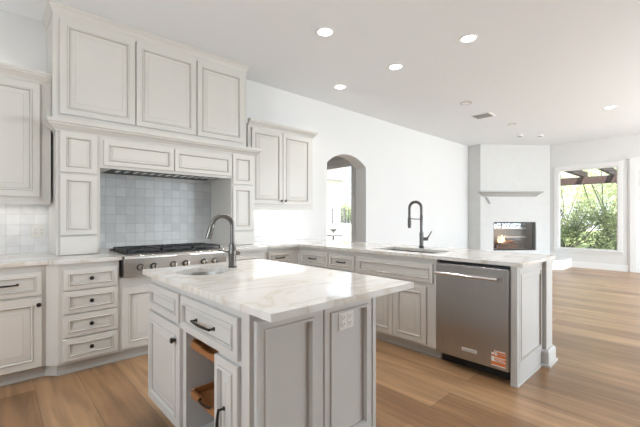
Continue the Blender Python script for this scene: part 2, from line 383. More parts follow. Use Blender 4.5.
def window(name, axis, at, out, a0_, a1_, z0, z1, mull=(), casing=0.11, sill=True, t=0.04, dep=0.05):
    """window in a wall: casing on the room side, sash frame, one pane"""
    def bx(mb, p, q, d0, d1, u, v):
        if axis == 'x': mb.box(p, q, at + out * d0, at + out * d1, u, v)
        else: mb.box(at + out * d0, at + out * d1, p, q, u, v)
    c = MB()
    bx(c, a0_ - casing, a0_, -0.022, 0.0, z0 - casing, z1 + casing); bx(c, a1_, a1_ + casing, -0.022, 0.0, z0 - casing, z1 + casing)
    bx(c, a0_, a1_, -0.022, 0.0, z1, z1 + casing); bx(c, a0_, a1_, -0.022, 0.0, z0 - casing, z0)
    bx(c, a0_ - casing - 0.02, a1_ + casing + 0.02, -0.035, 0.0, z1 + casing, z1 + casing + 0.025)
    if sill: bx(c, a0_ - casing - 0.02, a1_ + casing + 0.02, -0.05, 0.0, z0 - 0.03, z0)
    o = struct(name, c, M['trim'], bevel=0.003)
    f = MB(); d0, d1 = dep, dep + .06
    bx(f, a0_ + .002, a0_ + t, d0, d1, z0 + .002, z1 - .002); bx(f, a1_ - t, a1_ - .002, d0, d1, z0 + .002, z1 - .002)
    bx(f, a0_ + t, a1_ - t, d0, d1, z0 + .002, z0 + t); bx(f, a0_ + t, a1_ - t, d0, d1, z1 - t, z1 - .002)
    for k in mull: bx(f, k - 0.02, k + 0.02, d0 + .005, d1 - .005, z0 + t, z1 - t)
    f.build('window_frame', M['trim'], o)
    g = MB(); bx(g, a0_ + t, a1_ - t, d0 + .028, d0 + .032, z0 + t, z1 - t); g.build('window_pane', M['glass'], o)
    return o
window('window_1', 'y', RX1, 1, 1.355, 2.565, 0.47, 2.495, casing=0.085, t=0.022, dep=0.012)
window('window_2', 'y', RX1, 1, -2.75, -1.05, 0.08, 2.45, mull=(-1.9,), sill=False)
for i, x in enumerate((5.5, 7.4, 9.3)): window('window_%d' % (3 + i), 'x', RY0, -1, x - 0.78, x + 0.78, 0.3, 2.6, mull=(x,))
window('window_6', 'y', RX0, -1, 0.3, 2.5, 1.0, 2.6, mull=(1.4,))
# glazed patio door at the right edge of the far wall
c = MB()
for y0, y1 in ((-1.03, -0.85), (0.99, 1.17)):
    c.box(RX1 - 0.025, RX1, y0, y1, 0, 2.62)
    c.box(RX1 - 0.04, RX1 - 0.025, y0 + 0.03, y1 - 0.03, 0, 2.62)
c.box(RX1 - 0.025, RX1, -0.85, 0.99, 2.45, 2.62); c.box(RX1 - 0.05, RX1, -1.05, 1.19, 2.62, 2.66)
door1 = struct('door_1', c, M['trim'], bevel=0.003)
f = MB()
for y0, y1 in ((-0.845, 0.065), (0.075, 0.985)):
    f.box(RX1 + 0.05, RX1 + 0.10, y0, y0 + 0.11, 0.025, 2.445); f.box(RX1 + 0.05, RX1 + 0.10, y1 - 0.11, y1, 0.025, 2.445)
    f.box(RX1 + 0.05, RX1 + 0.10, y0 + 0.11, y1 - 0.11, 0.025, 0.27); f.box(RX1 + 0.05, RX1 + 0.10, y0 + 0.11, y1 - 0.11, 2.32, 2.445)
f.build('door_leaf', M['trim'], door1, bevel=0.003)
g = MB()
for y0, y1 in ((-0.735, -0.045), (0.185, 0.875)): g.box(RX1 + 0.073, RX1 + 0.077, y0, y1, 0.27, 2.32)
g.build('door_pane', M['glass'], door1)
BBP = [(0, 0), (0.018, 0), (0.018, 0.12), (0.010, 0.145), (0, 0.15)]
struct('baseboard_far', MB().sweep([(RX1, 2.27), (RX1, 1.17)], BBP), M['trim'])
struct('baseboard_arch', MB().sweep([(ax1 + 0.02, 4.28), (9.40, 4.28)], BBP), M['trim'])

# vestibule beyond the arch, with a tall window on its right
VX = 5.35
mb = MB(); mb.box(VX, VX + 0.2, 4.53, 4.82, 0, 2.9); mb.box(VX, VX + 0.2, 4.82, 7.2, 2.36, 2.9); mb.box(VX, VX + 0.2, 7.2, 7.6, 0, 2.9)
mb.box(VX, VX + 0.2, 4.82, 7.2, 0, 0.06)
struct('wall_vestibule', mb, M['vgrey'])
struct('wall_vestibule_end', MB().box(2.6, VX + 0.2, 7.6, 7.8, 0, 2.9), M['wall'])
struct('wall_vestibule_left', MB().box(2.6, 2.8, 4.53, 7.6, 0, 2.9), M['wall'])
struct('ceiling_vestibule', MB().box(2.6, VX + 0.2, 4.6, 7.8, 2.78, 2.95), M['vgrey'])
window('window_7', 'y', VX, 1, 4.82, 7.2, 0.06, 2.36, mull=(6.9,), casing=0.09, sill=False)

# corner chimney breast
fa = Vector((9.334, 3.92)); fb = Vector((10.882, 2.746)); flen = (fb - fa).length; frz = math.atan2((fb - fa).y, (fb - fa).x)
fm = Matrix.Translation((fa.x, fa.y, 0)) @ Matrix.Rotation(frz, 4, 'Z')
def loc_struct(name, mb, m, **k):
    o = struct(name, mb, m, **k); o.matrix_world = fm; return o
ox0, ox1, oz0, oz1 = 0.357, 1.545, 0.40, 1.15
mb = MB()
mb.box(0, ox0, 0, 0.12, 0, CEIL); mb.box(ox1, flen, 0, 0.12, 0, CEIL)
mb.box(ox0, ox1, 0, 0.12, oz1, CEIL); mb.box(ox0, ox1, 0, 0.12, 0, oz0)
inv = fm.inverted(); q = [inv @ Vector((p[0], p[1], 0)) for p in ((9.40, 4.28), (9.42, 4.28), (9.36, 3.92))]
mb.prism([(0, 0), (0.02, 0.02), (q[1].x, q[1].y), (q[0].x, q[0].y)], 0, CEIL)
loc_struct('wall_fireplace', mb, M['plaster'])

# ------------------------------------------------------------------ cabinet parts
def prof(st, big=True, t=0.02):
    """raised panel door / drawer face, st = width of the flat outer frame"""
    k = 1.0 if big else 0.7
    r = [(0, 0, 0), (0, -t + 0.003, 0), (0.003, -t, 0), (st, -t, 0), (st + .0025, -t - .001, 1), (st + .004, -t - .006, 0),
         (st + .011 * k, -t - .009, 0), (st + .017 * k, -t + .004, 0), (st + .0185 * k, -t + .008, 1), (st + .022 * k, -t + .0095, 1), (st + .024 * k, -t + .0095, 0)]
    if big: r += [(st + .034, -t + .0085, 0), (st + .062, -t + .001, 0), (st + .064, -t + .0005, 1), (st + .0665, -t, 0)]
    else: r += [(st + .032, -t + .009, 0), (st + .033, -t + .0075, 1), (st + .035, -t + .0075, 0)]
    return r
def knob_mb(x, y, z, r=0.016):
    return MB().lathe([(.006, 0), (.0055, .012), (.009, .014), (r, .019), (r, .025), (r * .8, .030), (r * .3, .032)], (x, y, z), 'y', 20)
def pull_mb(x, y, z, w=0.11, vertical=False):
    mb = MB(); h = w / 2
    for s in (-1, 1):
        a = (x, y, z + s * h) if vertical else (x + s * h, y, z)
        mb.lathe([(.0095, 0), (.0095, .004), (.0055, .007), (.005, .022), (.007, .026), (.006, .031)], a, 'y', 14)
    pts = []
    for i in range(13):
        t = -1 + 2 * i / 12; d = .027 + .007 * (1 - t * t)
        pts.append((x, y - d, z + t * h * 1.06) if vertical else (x + t * h * 1.06, y - d, z))
    mb.tube(pts, [.0055 + .0018 * (1 - abs(-1 + 2 * i / 12)) for i in range(13)], 10); return mb
PA = [M['paint'], M['glaze']]
def face(T, name, x0, x1, z0, z1, st, big=True, knob=None, pull=None, y=0.0, mats=None, vpull=False, pw=0.11, t=0.02):
    d = MB().panel(x0, x1, z0, z1, prof(st, big, t), y).build(name, mats or PA, T, smooth=25)
    if knob: knob_mb(knob[0], y - t + (0 if big else .0095), knob[1]).build('knob', M['bronze'], d)
    if pull: pull_mb(pull[0], y - t - (0 if vpull else -.008), pull[1], pw, vpull).build('handle', M['bronze'], d)
    return d
def carcass(T, w_, d, z1, toe=0.075, z0=0.10, mats=None, extra=None):
    mb = MB().box(0, w_, 0, d, z0, z1); mb.box(0, w_, toe, d, 0.0, z0)
    if extra: extra(mb)
    c = mb.build('carcass', mats or PA, T, bevel=0.0015)
    tk = MB().sweep([(0, toe), (w_, toe)], [(0, 0), (.012, 0), (.012, .012), (.004, .022), (.004, z0 - .001), (0, z0 - .001)]); tk.build('toe_kick', M['toe'], T)
    return c
CB, CT = 0.903, 0.932

# --- run under the range wall
YL, YB = 3.52, 3.445
T = thing('base_cabinet', 'grey-white base cabinet left of the knob drawers, with one wide drawer over a door', 'cabinet', (-0.20, YL, 0), 0, 'base cabinets on the range wall')
carcass(T, 0.515, 0.85, CB)
face(T, 'drawer', 0.025, 0.49, 0.665, 0.85, 0.034, False, pull=(0.262, 0.762), pw=0.165)
face(T, 'door', 0.025, 0.49, 0.108, 0.65, 0.05, knob=(0.469, 0.594))

def drawer_bank(x, label, left):
    T = thing('drawer_cabinet', label, 'cabinet', (x, YB, 0), 0, 'four-drawer cabinets beside the range')
    W = 0.43 if left else 0.54
    carcass(T, W, 0.9, CB)
    f = MB()
    if left:
        f.prism([(0, 0), (0, .2), (-.069, .2), (-.069, .065)], 0.10, CB); f.prism([(0.0, .075), (0.0, .2), (-.069, .2), (-.069, .14)], 0, 0.10)
    else:
        f.prism([(W, 0), (W + .065, .065), (W + .065, .2), (W, .2)], 0.10, CB); f.prism([(W, .075), (W + .065, .14), (W + .065, .2), (W, .2)], 0, 0.10)
    f.build('corner_pilaster', PA, T)
    x0, x1 = (0.03, 0.415) if left else (0.03, 0.51)
    for z0, z1 in ((0.688, 0.855), (0.500, 0.676), (0.312, 0.488), (0.123, 0.299)):
        face(T, 'drawer', x0, x1, z0, z1, 0.034, False, knob=((x0 + x1) / 2, (z0 + z1) / 2))
    return T
drawer_bank(0.385, 'grey-white cabinet of four stacked knob drawers left of the rangetop', True)
drawer_bank(1.79, 'grey-white drawer cabinet right of the rangetop, mostly behind the island', False)
T = thing('base_cabinet', 'grey-white two-door base cabinet directly under the steel rangetop', 'cabinet', (0.816, YB, 0), 0, 'base cabinets on the range wall')
carcass(T, 0.973, 0.9, 0.742)
face(T, 'door', 0.018, 0.482, 0.118, 0.658, 0.05, knob=(0.455, 0.60)); face(T, 'door', 0.491, 0.955, 0.118, 0.658, 0.05, knob=(0.518, 0.60))
T = thing('base_cabinet', 'grey-white corner base cabinet between the rangetop run and the sink run', 'cabinet', (2.396, YL, 0), 0, 'base cabinets on the range wall')
carcass(T, 0.497, 0.74, CB)
face(T, 'drawer', 0.018, 0.37, 0.70, 0.855, 0.034, False, pull=(0.19, 0.778)); face(T, 'door', 0.018, 0.37, 0.118, 0.685, 0.05, knob=(0.345, 0.62))

# --- peninsula run, fronts facing the island
XP = 2.895
def pen(y, w_, name, label, grp=None, d=0.60, top=CB):
    T = thing(name, label, 'cabinet', (XP, y, 0), NX, grp); return T
T = pen(3.518, .475, 'base_cabinet', 'base cabinet with one drawer, next to the inside corner of the sink run', 'sink run cabinets')
carcass(T, 0.553, 0.6, CB); face(T, 'drawer', 0.045, 0.546, 0.685, 0.85, 0.034, False, pull=(0.28, 0.768)); face(T, 'door', 0.045, 0.546, 0.118, 0.67, 0.05, knob=(0.52, 0.61))
T = pen(2.963, .413, 'base_cabinet', 'narrow base cabinet with one drawer, between corner cabinet and wide sink cabinet', 'sink run cabinets')
carcass(T, 0.411, 0.6, CB); face(T, 'drawer', 0.008, 0.404, 0.685, 0.85, 0.034, False, pull=(0.206, 0.768)); face(T, 'door', 0.008, 0.404, 0.118, 0.67, 0.05, knob=(0.03, 0.61))
T = pen(2.55, .95, 'sink_cabinet', 'wide sink base cabinet with long false front over two doors, left of dishwasher', 'sink run cabinets')
mb = MB(); W = 0.956
mb.box(0, W, 0, .02, .10, CB); mb.box(0, .02, .02, .6, .10, CB); mb.box(W - .02, W, .02, .6, .10, CB); mb.box(.02, W - .02, .58, .6, .10, CB); mb.box(.02, W - .02, .02, .58, .10, .12)
mb.box(0, W, .075, .6, 0, .10); mb.build('carcass', PA, T, bevel=0.0015)
MB().sweep([(0, .075), (W, .075)], [(0, 0), (.012, 0), (.012, .012), (.004, .022), (.004, .099), (0, .099)]).build('toe_kick', M['toe'], T)
face(T, 'false_front', 0.035, 0.92, 0.68, 0.85, 0.034, False)
face(T, 'door', 0.035, 0.4925, 0.118, 0.64, 0.05); face(T, 'door', 0.4975, 0.855, 0.118, 0.64, 0.05)

T = thing('dishwasher', 'stainless steel dishwasher with bar handle and orange sticker, in the peninsula', 'dishwasher', (XP, 1.59, 0), NX)
mb = MB().box(0.006, 0.606, 0.02, 0.53, 0.10, 0.895); mb.box(0.006, 0.606, 0.07, 0.53, 0.0, 0.10); mb.build('tub', M['dark'], T)
d = MB().box(0.008, 0.604, -0.05, 0.018, 0.103, 0.876).build('door', M['dwsteel'], T, bevel=0.006)
h = MB(); h.cyl((0.018, -0.088, 0.795), (0.535, -0.088, 0.795), 0.0135, n=18)
for x in (0.035, 0.518): h.box(x - .009, x + .009, -0.088, -0.048, 0.787, 0.803)
h.build('handle', M['chrome'], d)
b = MB().box(0.245, 0.365, -0.0535, -0.0495, 0.178, 0.204).build('badge', M['white'], d)
MB().box(0.250, 0.360, -0.0552, -0.053, 0.184, 0.198).build('badge_face', M['offring'], d)
s = MB()                                       # sticker: orange and white energy label
sx, sz = 0.478, 0.128
s.box(sx, sx + .105, -0.0512, -0.0498, sz, sz + .118, 1)
for z0, z1 in ((.0, .007), (.033, .043), (.062, .068), (.092, .098), (.111, .118)): s.box(sx + .002, sx + .103, -0.0518, -0.0511, sz + z0, sz + z1, 0)
s.box(sx + .001, sx + .024, -0.0519, -0.0511, sz + .036, sz + .070, 0); s.box(sx + .001, sx + .020, -0.0519, -0.0511, sz + .084, sz + .118, 0)
s.box(sx + .003, sx + .017, -0.0523, -0.0518, sz + .103, sz + .116, 2); s.box(sx + .026, sx + .045, -0.0518, -0.0511, sz + .080, sz + .105, 0)
s.box(sx + .030, sx + .095, -0.0518, -0.0511, sz + .050, sz + .054, 0); s.box(sx + .036, sx + .098, -0.0523, -0.0518, sz + .0935, sz + .0965, 2); s.box(sx + .03, sx + .09, -0.0523, -0.0518, sz + .036, sz + .039, 2)
s.build('sticker', [M['white'], M['orange'], M['ink']], d, smooth=0)

# peninsula end: pilaster, framed end panel, square post with base, corbel, back panel
PAI = [M['islandpaint'], M['glaze']]
T = thing('peninsula_end_panel', 'white framed end panel and square post right of the dishwasher', 'cabinet panel', (2.87, 0.982, 0))
mb = MB().box(0, .045, -.047, .0, 0, CB); mb.box(.045, .62, -.036, 0, 0, CB); mb.box(.045, .62, -.047, -.036, .79, CB); mb.box(.045, .62, -.047, -.036, 0, .14)
mb.box(-.004, .0, -.051, 0, 0, .022); mb.box(-.004, .62, -.054, -.047, 0, .022)
mb.build('end_panel', PAI, T, bevel=0.002)
MB().panel(.045, .605, .14, .87, [(0, .002, 0), (0, -.012, 0), (.03, -.012, 0), (.033, -.016, 0), (.045, -.016, 0), (.05, -.004, 1), (.054, -.004, 0)], -.036).build('panel_moulding', PAI, T, smooth=25)
p = MB().box(.615, .785, -.077, .093, 0, CB)
p.build('post', PAI, T, bevel=0.002)
p = MB(); ring = [(.615, -.077), (.785, -.077), (.785, .093), (.615, .093)]
def around(mb, r, pr):
    mb.sweep([((r[0][0] + r[3][0]) / 2, r[3][1]), r[3], r[0], r[1], r[2], ((r[0][0] + r[3][0]) / 2 + .001, r[3][1])][::1], pr); return mb
around(p, ring, [(0, 0), (.035, 0), (.035, .018), (.022, .024), (.022, .115), (.012, .135), (0, .14)])
p.build('post_base', PAI, T)
cb = MB()                                      # scrolled corbel under the bar top
cp = [(.785, .90), (.85, .90), (.85, .885)]
for i in range(9):
    t = PI / 2 * i / 8; cp.append((.845 - .035 * math.sin(t), .88 - .05 * (1 - math.cos(t)) - .01))
cp += [(.80, .79), (.785, .755)]
cb.rot_poly(cp, -.06, .03); cb.cyl((.842, -.066, .872), (.842, .036, .872), .019, n=20); cb.cyl((.80, -.066, .782), (.80, .036, .782), .017, n=20)
cb.build('corbel', PAI, T)
o = MB().box(3.496, 3.52, 1.115, 3.50, 0, CB - .001).build('peninsula_back_panel', PAI); tag(o, 'plain white back panel of the peninsula under the bar overhang', 'cabinet panel')

# ------------------------------------------------------------------ counters
def edge_build(mb, name, label, cat, grp=None):
    o = mb.build(name, M['stone'], None, smooth=25, bevel=0.004); tag(o, label, cat, grp); return o
mb = MB().prism([(-0.2, 3.475), (0.32, 3.475), (0.385, 3.405), (0.832, 3.405), (0.832, 4.37), (-0.2, 4.37)], CB, CT)
edge_build(mb, 'countertop', 'white quartzite countertop left of the rangetop', 'countertop', 'white stone countertops')
SX0, SX1, SY0, SY1 = 3.02, 3.40, 1.705, 2.42
mb = MB().prism([(0.832, 3.945), (1.789, 3.945), (1.789, 3.405), (2.335, 3.405), (2.40, 3.475), (2.855, 3.475), (2.855, 0.893), (3.74, 0.893), (3.74, 4.27), (2.445, 4.27), (2.435, 4.37), (0.832, 4.37)],
                CB, CT, [[(SX0, SY0), (SX1, SY0), (SX1, SY1), (SX0, SY1)]])
edge_build(mb, 'countertop', 'long L-shaped white stone countertop on the sink run and bar', 'countertop', 'white stone countertops')

def basin(mb, poly, z0, z1, t=0.012):
    """open bowl with sloping walls under a cutout"""
    n = len(poly); c = (sum(p[0] for p in poly) / n, sum(p[1] for p in poly) / n)
    rings = [(1.0, z1), (0.985, z1 - .02), (0.95, z0 + .03), (0.85, z0 + .004), (0.2, z0)]
    v = []
    for s, z in rings: v += [(c[0] + (p[0] - c[0]) * s, c[1] + (p[1] - c[1]) * s, z) for p in poly]
    f = []
    for j in range(len(rings) - 1): f += [(j * n + i, j * n + (i + 1) % n, (j + 1) * n + (i + 1) % n, (j + 1) * n + i) for i in range(n)]
    f.append(tuple(range((len(rings) - 1) * n, len(rings) * n)))
    mb.add(v, f); return c
rectp = [(SX0 - .004 + (SX1 - SX0 + .008) * a, SY0 - .004 + (SY1 - SY0 + .008) * b_) for a, b_ in ((0, 0), (.5, 0), (1, 0), (1, .5), (1, 1), (.5, 1), (0, 1), (0, .5))]
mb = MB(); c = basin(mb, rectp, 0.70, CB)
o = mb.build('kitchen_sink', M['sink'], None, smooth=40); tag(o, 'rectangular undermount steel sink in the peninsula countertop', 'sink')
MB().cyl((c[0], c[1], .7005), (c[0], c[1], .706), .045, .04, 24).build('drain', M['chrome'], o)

# --- island
IX0, IX1, IY0, IY1 = 0.765, 1.545, 1.245, 2.445
T = thing('island_cabinet', 'grey-white kitchen island base with drawers, open tray bay and framed panels', 'kitchen island', (IX0, IY1, 0), NX)
L = IY1 - IY0; D = IX1 - IX0                     # local x = towards the camera, local y = into the island
bx0, bx1 = 0.565, 0.935                          # open bay
mb = MB()
mb.box(0, bx0 - .02, 0, .02, .10, CB); mb.box(bx0 - .02, bx0, 0, .60, .10, CB); mb.box(bx1, bx1 + .018, 0.02, .60, .10, CB)
mb.box(bx1, L, 0, .02, .10, CB); mb.box(bx0, bx1, 0, .02, .655, CB); mb.box(bx0, bx1, 0, .60, .10, .118); mb.box(bx0, bx1, .58, .60, .118, CB); mb.box(bx0, bx1, .02, .58, .66, .675)
mb.box(0, .02, .02, D, .10, CB); mb.box(L - .02, L, .02, D, 0, CB); mb.box(.02, L - .02, D - .02, D, 0, CB); mb.box(0.02, L - .02, .075, .095, 0, .10)
mb.build('carcass', PAI, T, bevel=0.0015)
def iface(*a, **k): return face(T, *a, mats=PAI, **k)
iface('drawer', 0.03, 0.505, 0.690, 0.850, 0.034, False)
iface('door', 0.0, 0.525, 0.112, 0.672, 0.05, knob=(0.475, 0.597))
iface('drawer', 0.537, 1.137, 0.672, 0.852, 0.034, False, pull=(0.823, 0.757), pw=0.19)
iface('door', 0.931, 1.137, 0.112, 0.648, 0.036, pull=(1.027, 0.372), vpull=True, pw=0.13)
PX = [M['islandpaint'], M['glaze']]
# framed panels on the seating side (facing the camera): children turned by hand
def end_panel(x0, x1, z0=0.0, z1=CB - .004):
    mb = MB(); pr = [(0, 0, 0), (0, -.022, 0), (.004, -.026, 0), (.036, -.026, 0), (.039, -.030, 1), (.042, -.034, 0), (.052, -.034, 0), (.058, -.016, 0), (.060, -.010, 1), (.064, -.010, 0), (.068, -.010, 0)]
    mb.panel(x0, x1, z0, z1, pr)
    t = MB(); t.f = mb.f; t.m = mb.m
    t.v = [(L + (-p[1]), p[0], p[2]) for p in mb.v]
    return t.build('end_panel', PX, T, smooth=25)
end_panel(0.02, 0.365, 0.13, 0.848); end_panel(0.395, 0.752, 0.13, 0.848)
mb = MB().box(L, L + .02, .366, .394, .13, CB - .004); mb.box(L, L + .03, .752, D + .002, 0, CB - .004); mb.box(L, L + .024, .02, .752, 0, .13)
mb.build('stile', PX, T, bevel=0.002)
for z in (0.57, 0.305):                           # wooden pull-out trays in the bay
    tr = MB(); a, b_ = bx0 + .012, bx1 - .012
    tr.box(a, b_, .035, .56, z, z + .012); tr.box(a, a + .012, .035, .56, z + .012, z + .045); tr.box(b_ - .012, b_, .035, .56, z + .012, z + .045); tr.box(a, b_, .548, .56, z + .012, z + .075)
    pl = [(a, z), (b_, z), (b_, z + .036)]
    mid = (a + b_) / 2
    for i in range(11):
        t_ = PI * i / 10; pl.append((mid + .07 * math.cos(t_), z + .036 - .010 * math.sin(t_)))
    pl += [(a, z + .036)]
    tr.rot_poly(pl, .022, .036)
    o = tr.build('pull_out_tray', M['wood'], T, bevel=0.002); o['label'] = 'wooden pull-out tray'
    for q0 in (bx0, bx1 - .011): MB().box(q0, q0 + .011, .03, .56, z - .005, z + .022).build('tray_slide', M['trim'], o)
    if z < .4: MB().tube([(mid - .06, .024, z + .03), (mid - .045, .008, z + .034), (mid, .002, z + .036), (mid + .045, .008, z + .034), (mid + .06, .024, z + .03)], .006, 10).build('handle', M['bronze'], o)

SC, SR = (0.975, 2.13), (0.155, 0.165)
oval = [(SC[0] + SR[0] * math.cos(2 * PI * i / 40), SC[1] + SR[1] * math.sin(2 * PI * i / 40)) for i in range(40)]
mb = MB().prism([(0.716, 1.022), (1.617, 1.022), (1.617, 2.46), (0.716, 2.46)], CB, CT, [oval])
edge_build(mb, 'countertop', 'white veined stone top of the kitchen island with round sink cutout', 'countertop', 'white stone countertops')
mb = MB(); c = basin(mb, [(SC[0] + (p[0] - SC[0]) * 1.01, SC[1] + (p[1] - SC[1]) * 1.01) for p in oval], 0.75, CB)
o = mb.build('prep_sink', M['prepsink'], None, smooth=50); tag(o, 'round undermount steel prep sink in the island top', 'sink')
MB().cyl((c[0], c[1], .7505), (c[0], c[1], .756), .04, .035, 24).build('drain', M['chrome'], o)

# ------------------------------------------------------------------ rangetop
RX, RW = 0.838, 0.945
T = thing('rangetop', 'stainless six-knob gas rangetop with black cast iron grates', 'rangetop', (RX, 3.36, 0))
mb = MB().box(0, RW, 0.035, 0.58, CT, 0.945); mb.box(0.0, RW, 0.02, 0.58, 0.747, CT)
bull = [(0, .905), (0, .922), (.006, .938), (.02, .945), (.05, .945), (.05, .905)]
v = []; 
for x in (0, RW): v += [(x, -.02 + a, z) for a, z in bull]
n_ = len(bull); mb.add(v, [(i, (i + 1) % n_, n_ + (i + 1) % n_, n_ + i) for i in range(n_)] + [tuple(range(n_)), tuple(range(n_, 2 * n_))])
mb.build('body', M['steel'], T, bevel=0.002)
MB().box(0.02, RW - 0.02, 0.05, 0.55, .9452, .948).build('burner_pan', M['iron'], T)
for kx in (.131, .244, .419, .537, .719, .834):
    MB().lathe([(.031, 0), (.031, .003), (.028, .004), (.01, .004)], (kx, .02, .828), 'y', 24).build('knob_bezel', M['dark'], T)
    k = MB().lathe([(.026, .0045), (.026, .007), (.024, .02), (.024, .036), (.021, .040), (.006, .041)], (kx, .02, .828), 'y', 24)
    k = k.build('knob', M['chrome'], T)
    MB().box(kx - .0045, kx + .0045, -.026, -.012, .806, .850).build('knob_grip', M['gunmetal'], k, bevel=.001)
MB().box(.43, .56, -.0225, -.019, .909, .921).build('badge', M['chrome'], T)
MB().box(.436, .554, -.0229, -.0222, .912, .918).build('badge_lettering', M['ventgrey'], T)
for i in range(3):
    gx0, gx1 = .03 + i * .297, .03 + i * .297 + .291
    g = MB(); zt, zb = .984, .967; y0, y1 = .06, .53
    for x in (gx0, gx1 - .014): g.box(x, x + .014, y0, y1, zb, zt)
    for y in (y0, (y0 + y1) / 2 - .007, y1 - .014): g.box(gx0, gx1, y, y + .014, zb, zt)
    cx_ = (gx0 + gx1) / 2
    for cy_ in (y0 + .117, y1 - .117):
        for k in range(8):
            t = PI / 4 * k + PI / 8; r0, r1 = .035, .135
            a = Vector((cx_ + r0 * math.cos(t), cy_ + r0 * math.sin(t), .977)); e_ = Vector((cx_ + r1 * math.cos(t), cy_ + min(.105, max(-.105, r1 * math.sin(t))), .977))
            e_.x = min(gx1 - .007, max(gx0 + .007, e_.x)); g.cyl(a, e_, .006, n=6)
    for x in (gx0 + .007, gx1 - .007):
        for y in (y0 + .007, y1 - .007): g.box(x - .007, x + .007, y - .007, y + .007, .948, zb)
    g.build('grate', M['iron'], T)
    for cy_ in (y0 + .117, y1 - .117):
        MB().lathe([(.055, .948), (.055, .952), (.042, .954), (.042, .960), (.03, .963), (.01, .964)], (cx_, cy_, 0), 'z', 24).build('burner', M['iron'], T)
MB().box(0.0, RW, .56, .58, .945, .968).build('back_trim', M['steel'], T, bevel=.002)

# ------------------------------------------------------------------ hood cabinetry
HF = 3.84
T = thing('range_hood_surround', 'grey-white mantel style hood surround with panelled columns standing beside the rangetop', 'range hood', (0, HF, 0))
HX = (.415, .748, 2.108, 2.432)
for a, b_, pa, pb in ((HX[0], HX[1], .441, .724), (HX[2], HX[3], 2.124, 2.404)):
    c = MB().box(a, b_, 0, .54, CT, 2.10).build('column', PA, T, bevel=.002)
    face(c, 'column_panel', pa, pb, 1.672, 2.03, .046, False); face(c, 'column_panel', pa, pb, 1.112, 1.652, .046, False)
    MB().box(pa, pb, -.018, 0, .936, 1.096).build('plinth_block', PA, c, bevel=.003)
mb = MB().box(HX[1], HX[2], 0, .022, 1.735, 2.10); mb.box(HX[1], HX[2], .022, .54, 1.80, 2.10)
mb.build('fascia', PA, T, bevel=.0015)
face(T, 'fascia_panel', .777, 1.425, 1.762, 2.0, .04, False); face(T, 'fascia_panel', 1.437, 2.108, 1.762, 2.0, .04, False)
sh = [(0, 2.032), (.010, 2.032), (.012, 2.046), (.020, 2.05), (.034, 2.068), (.050, 2.08), (.056, 2.082), (.056, 2.094), (.070, 2.10), (.072, 2.13), (0, 2.13)]
MB().sweep([(HX[0], .14), (HX[0], 0), (HX[3], 0), (HX[3], .14)], sh).build('shelf_moulding', PA, T, smooth=24)
MB().box(HX[0], HX[3], 0, .54, 2.10, 2.13).build('shelf_board', PA, T)
T = thing('hood_insert', 'stainless hood insert with black baffle filters above the rangetop', 'range hood', (0, HF, 0))
MB().box(.86, 2.0, .06, .47, 1.738, 1.80).build('housing', M['dark'], T)
for i in range(13):
    x = .92 + i * .083; MB().rot_poly([(x, 1.745), (x + .008, 1.730), (x + .030, 1.730), (x + .038, 1.745)], .09, .24).build('baffle_slat', M['chrome'], T)
lp = MB(); lp.box(HX[1] + .001, .86, .023, .52, 1.741, 1.80); lp.box(2.0, HX[2] - .001, .023, .52, 1.741, 1.80); lp.box(.86, 2.0, .47, .52, 1.741, 1.80); lp.box(.86, 2.0, .023, .06, 1.741, 1.80)
lp.build('liner_plate', PA, T)
T = thing('upper_cabinet', 'tall three-door upper cabinet above the hood, reaching the ceiling with crown moulding', 'cabinet', (0.40, 3.92, 2.13))
mb = MB().box(0, 1.965, 0, .455, 0, CEIL - 2.13 - .002); mb.build('carcass', PA, T, bevel=.0015)
for x0, x1 in ((.05, .668), (.681, 1.306), (1.322, 1.922)): face(T, 'door', x0, x1, .072, .925, .052)
zc = CEIL - 2.13 - .002
MB().sweep([(0, .455), (0, 0), (1.965, 0), (1.965, .455)], [(0, zc - .075), (.005, zc - .075), (.007, zc - .06), (.014, zc - .045), (.030, zc - .028), (.030, zc - .018), (.036, zc - .015), (.037, zc), (0, zc)]).build('crown_moulding', PA, T, smooth=24)

# ------------------------------------------------------------------ wall cabinets
def upper(label, x0, x1, back, doors, group):
    T = thing('upper_cabinet', label, 'cabinet', (x0, 4.02, 0), 0, group); W = x1 - x0; dp = back - 4.02
    mb = MB().box(0, W, 0, dp, 1.415, 2.50); mb.build('carcass', PA, T, bevel=.0015)
    for a, b_, kx in doors:
        face(T, 'door', a, b_, 1.452, 2.452, .052, knob=(kx, 1.50))
    cpath = [(0, dp), (0, 0), (W, 0)] if x0 < 0 else [(0, 0), (W, 0), (W, dp)]
    MB().sweep(cpath, [(0, 2.465), (.006, 2.465), (.010, 2.482), (.018, 2.488), (.038, 2.515), (.050, 2.522), (.050, 2.533), (.060, 2.538), (.062, 2.56), (0, 2.56)]).build('crown_moulding', PA, T, smooth=24)
    lr = MB().box(.005, W - .005, .0, .018, 1.385, 1.415).build('light_rail', PA, T)
    return T
upper('grey-white wall cabinet left of the hood, over the left backsplash', -0.30, 0.397, 4.375, ((-.0 + .02, .619, .06),), 'wall cabinets beside the hood')
upper('grey-white two-door wall cabinet right of the hood, beside the arch', 2.45, 3.577, 4.278, ((.05, .549, .515), (.557, 1.076, .59)), 'wall cabinets beside the hood')
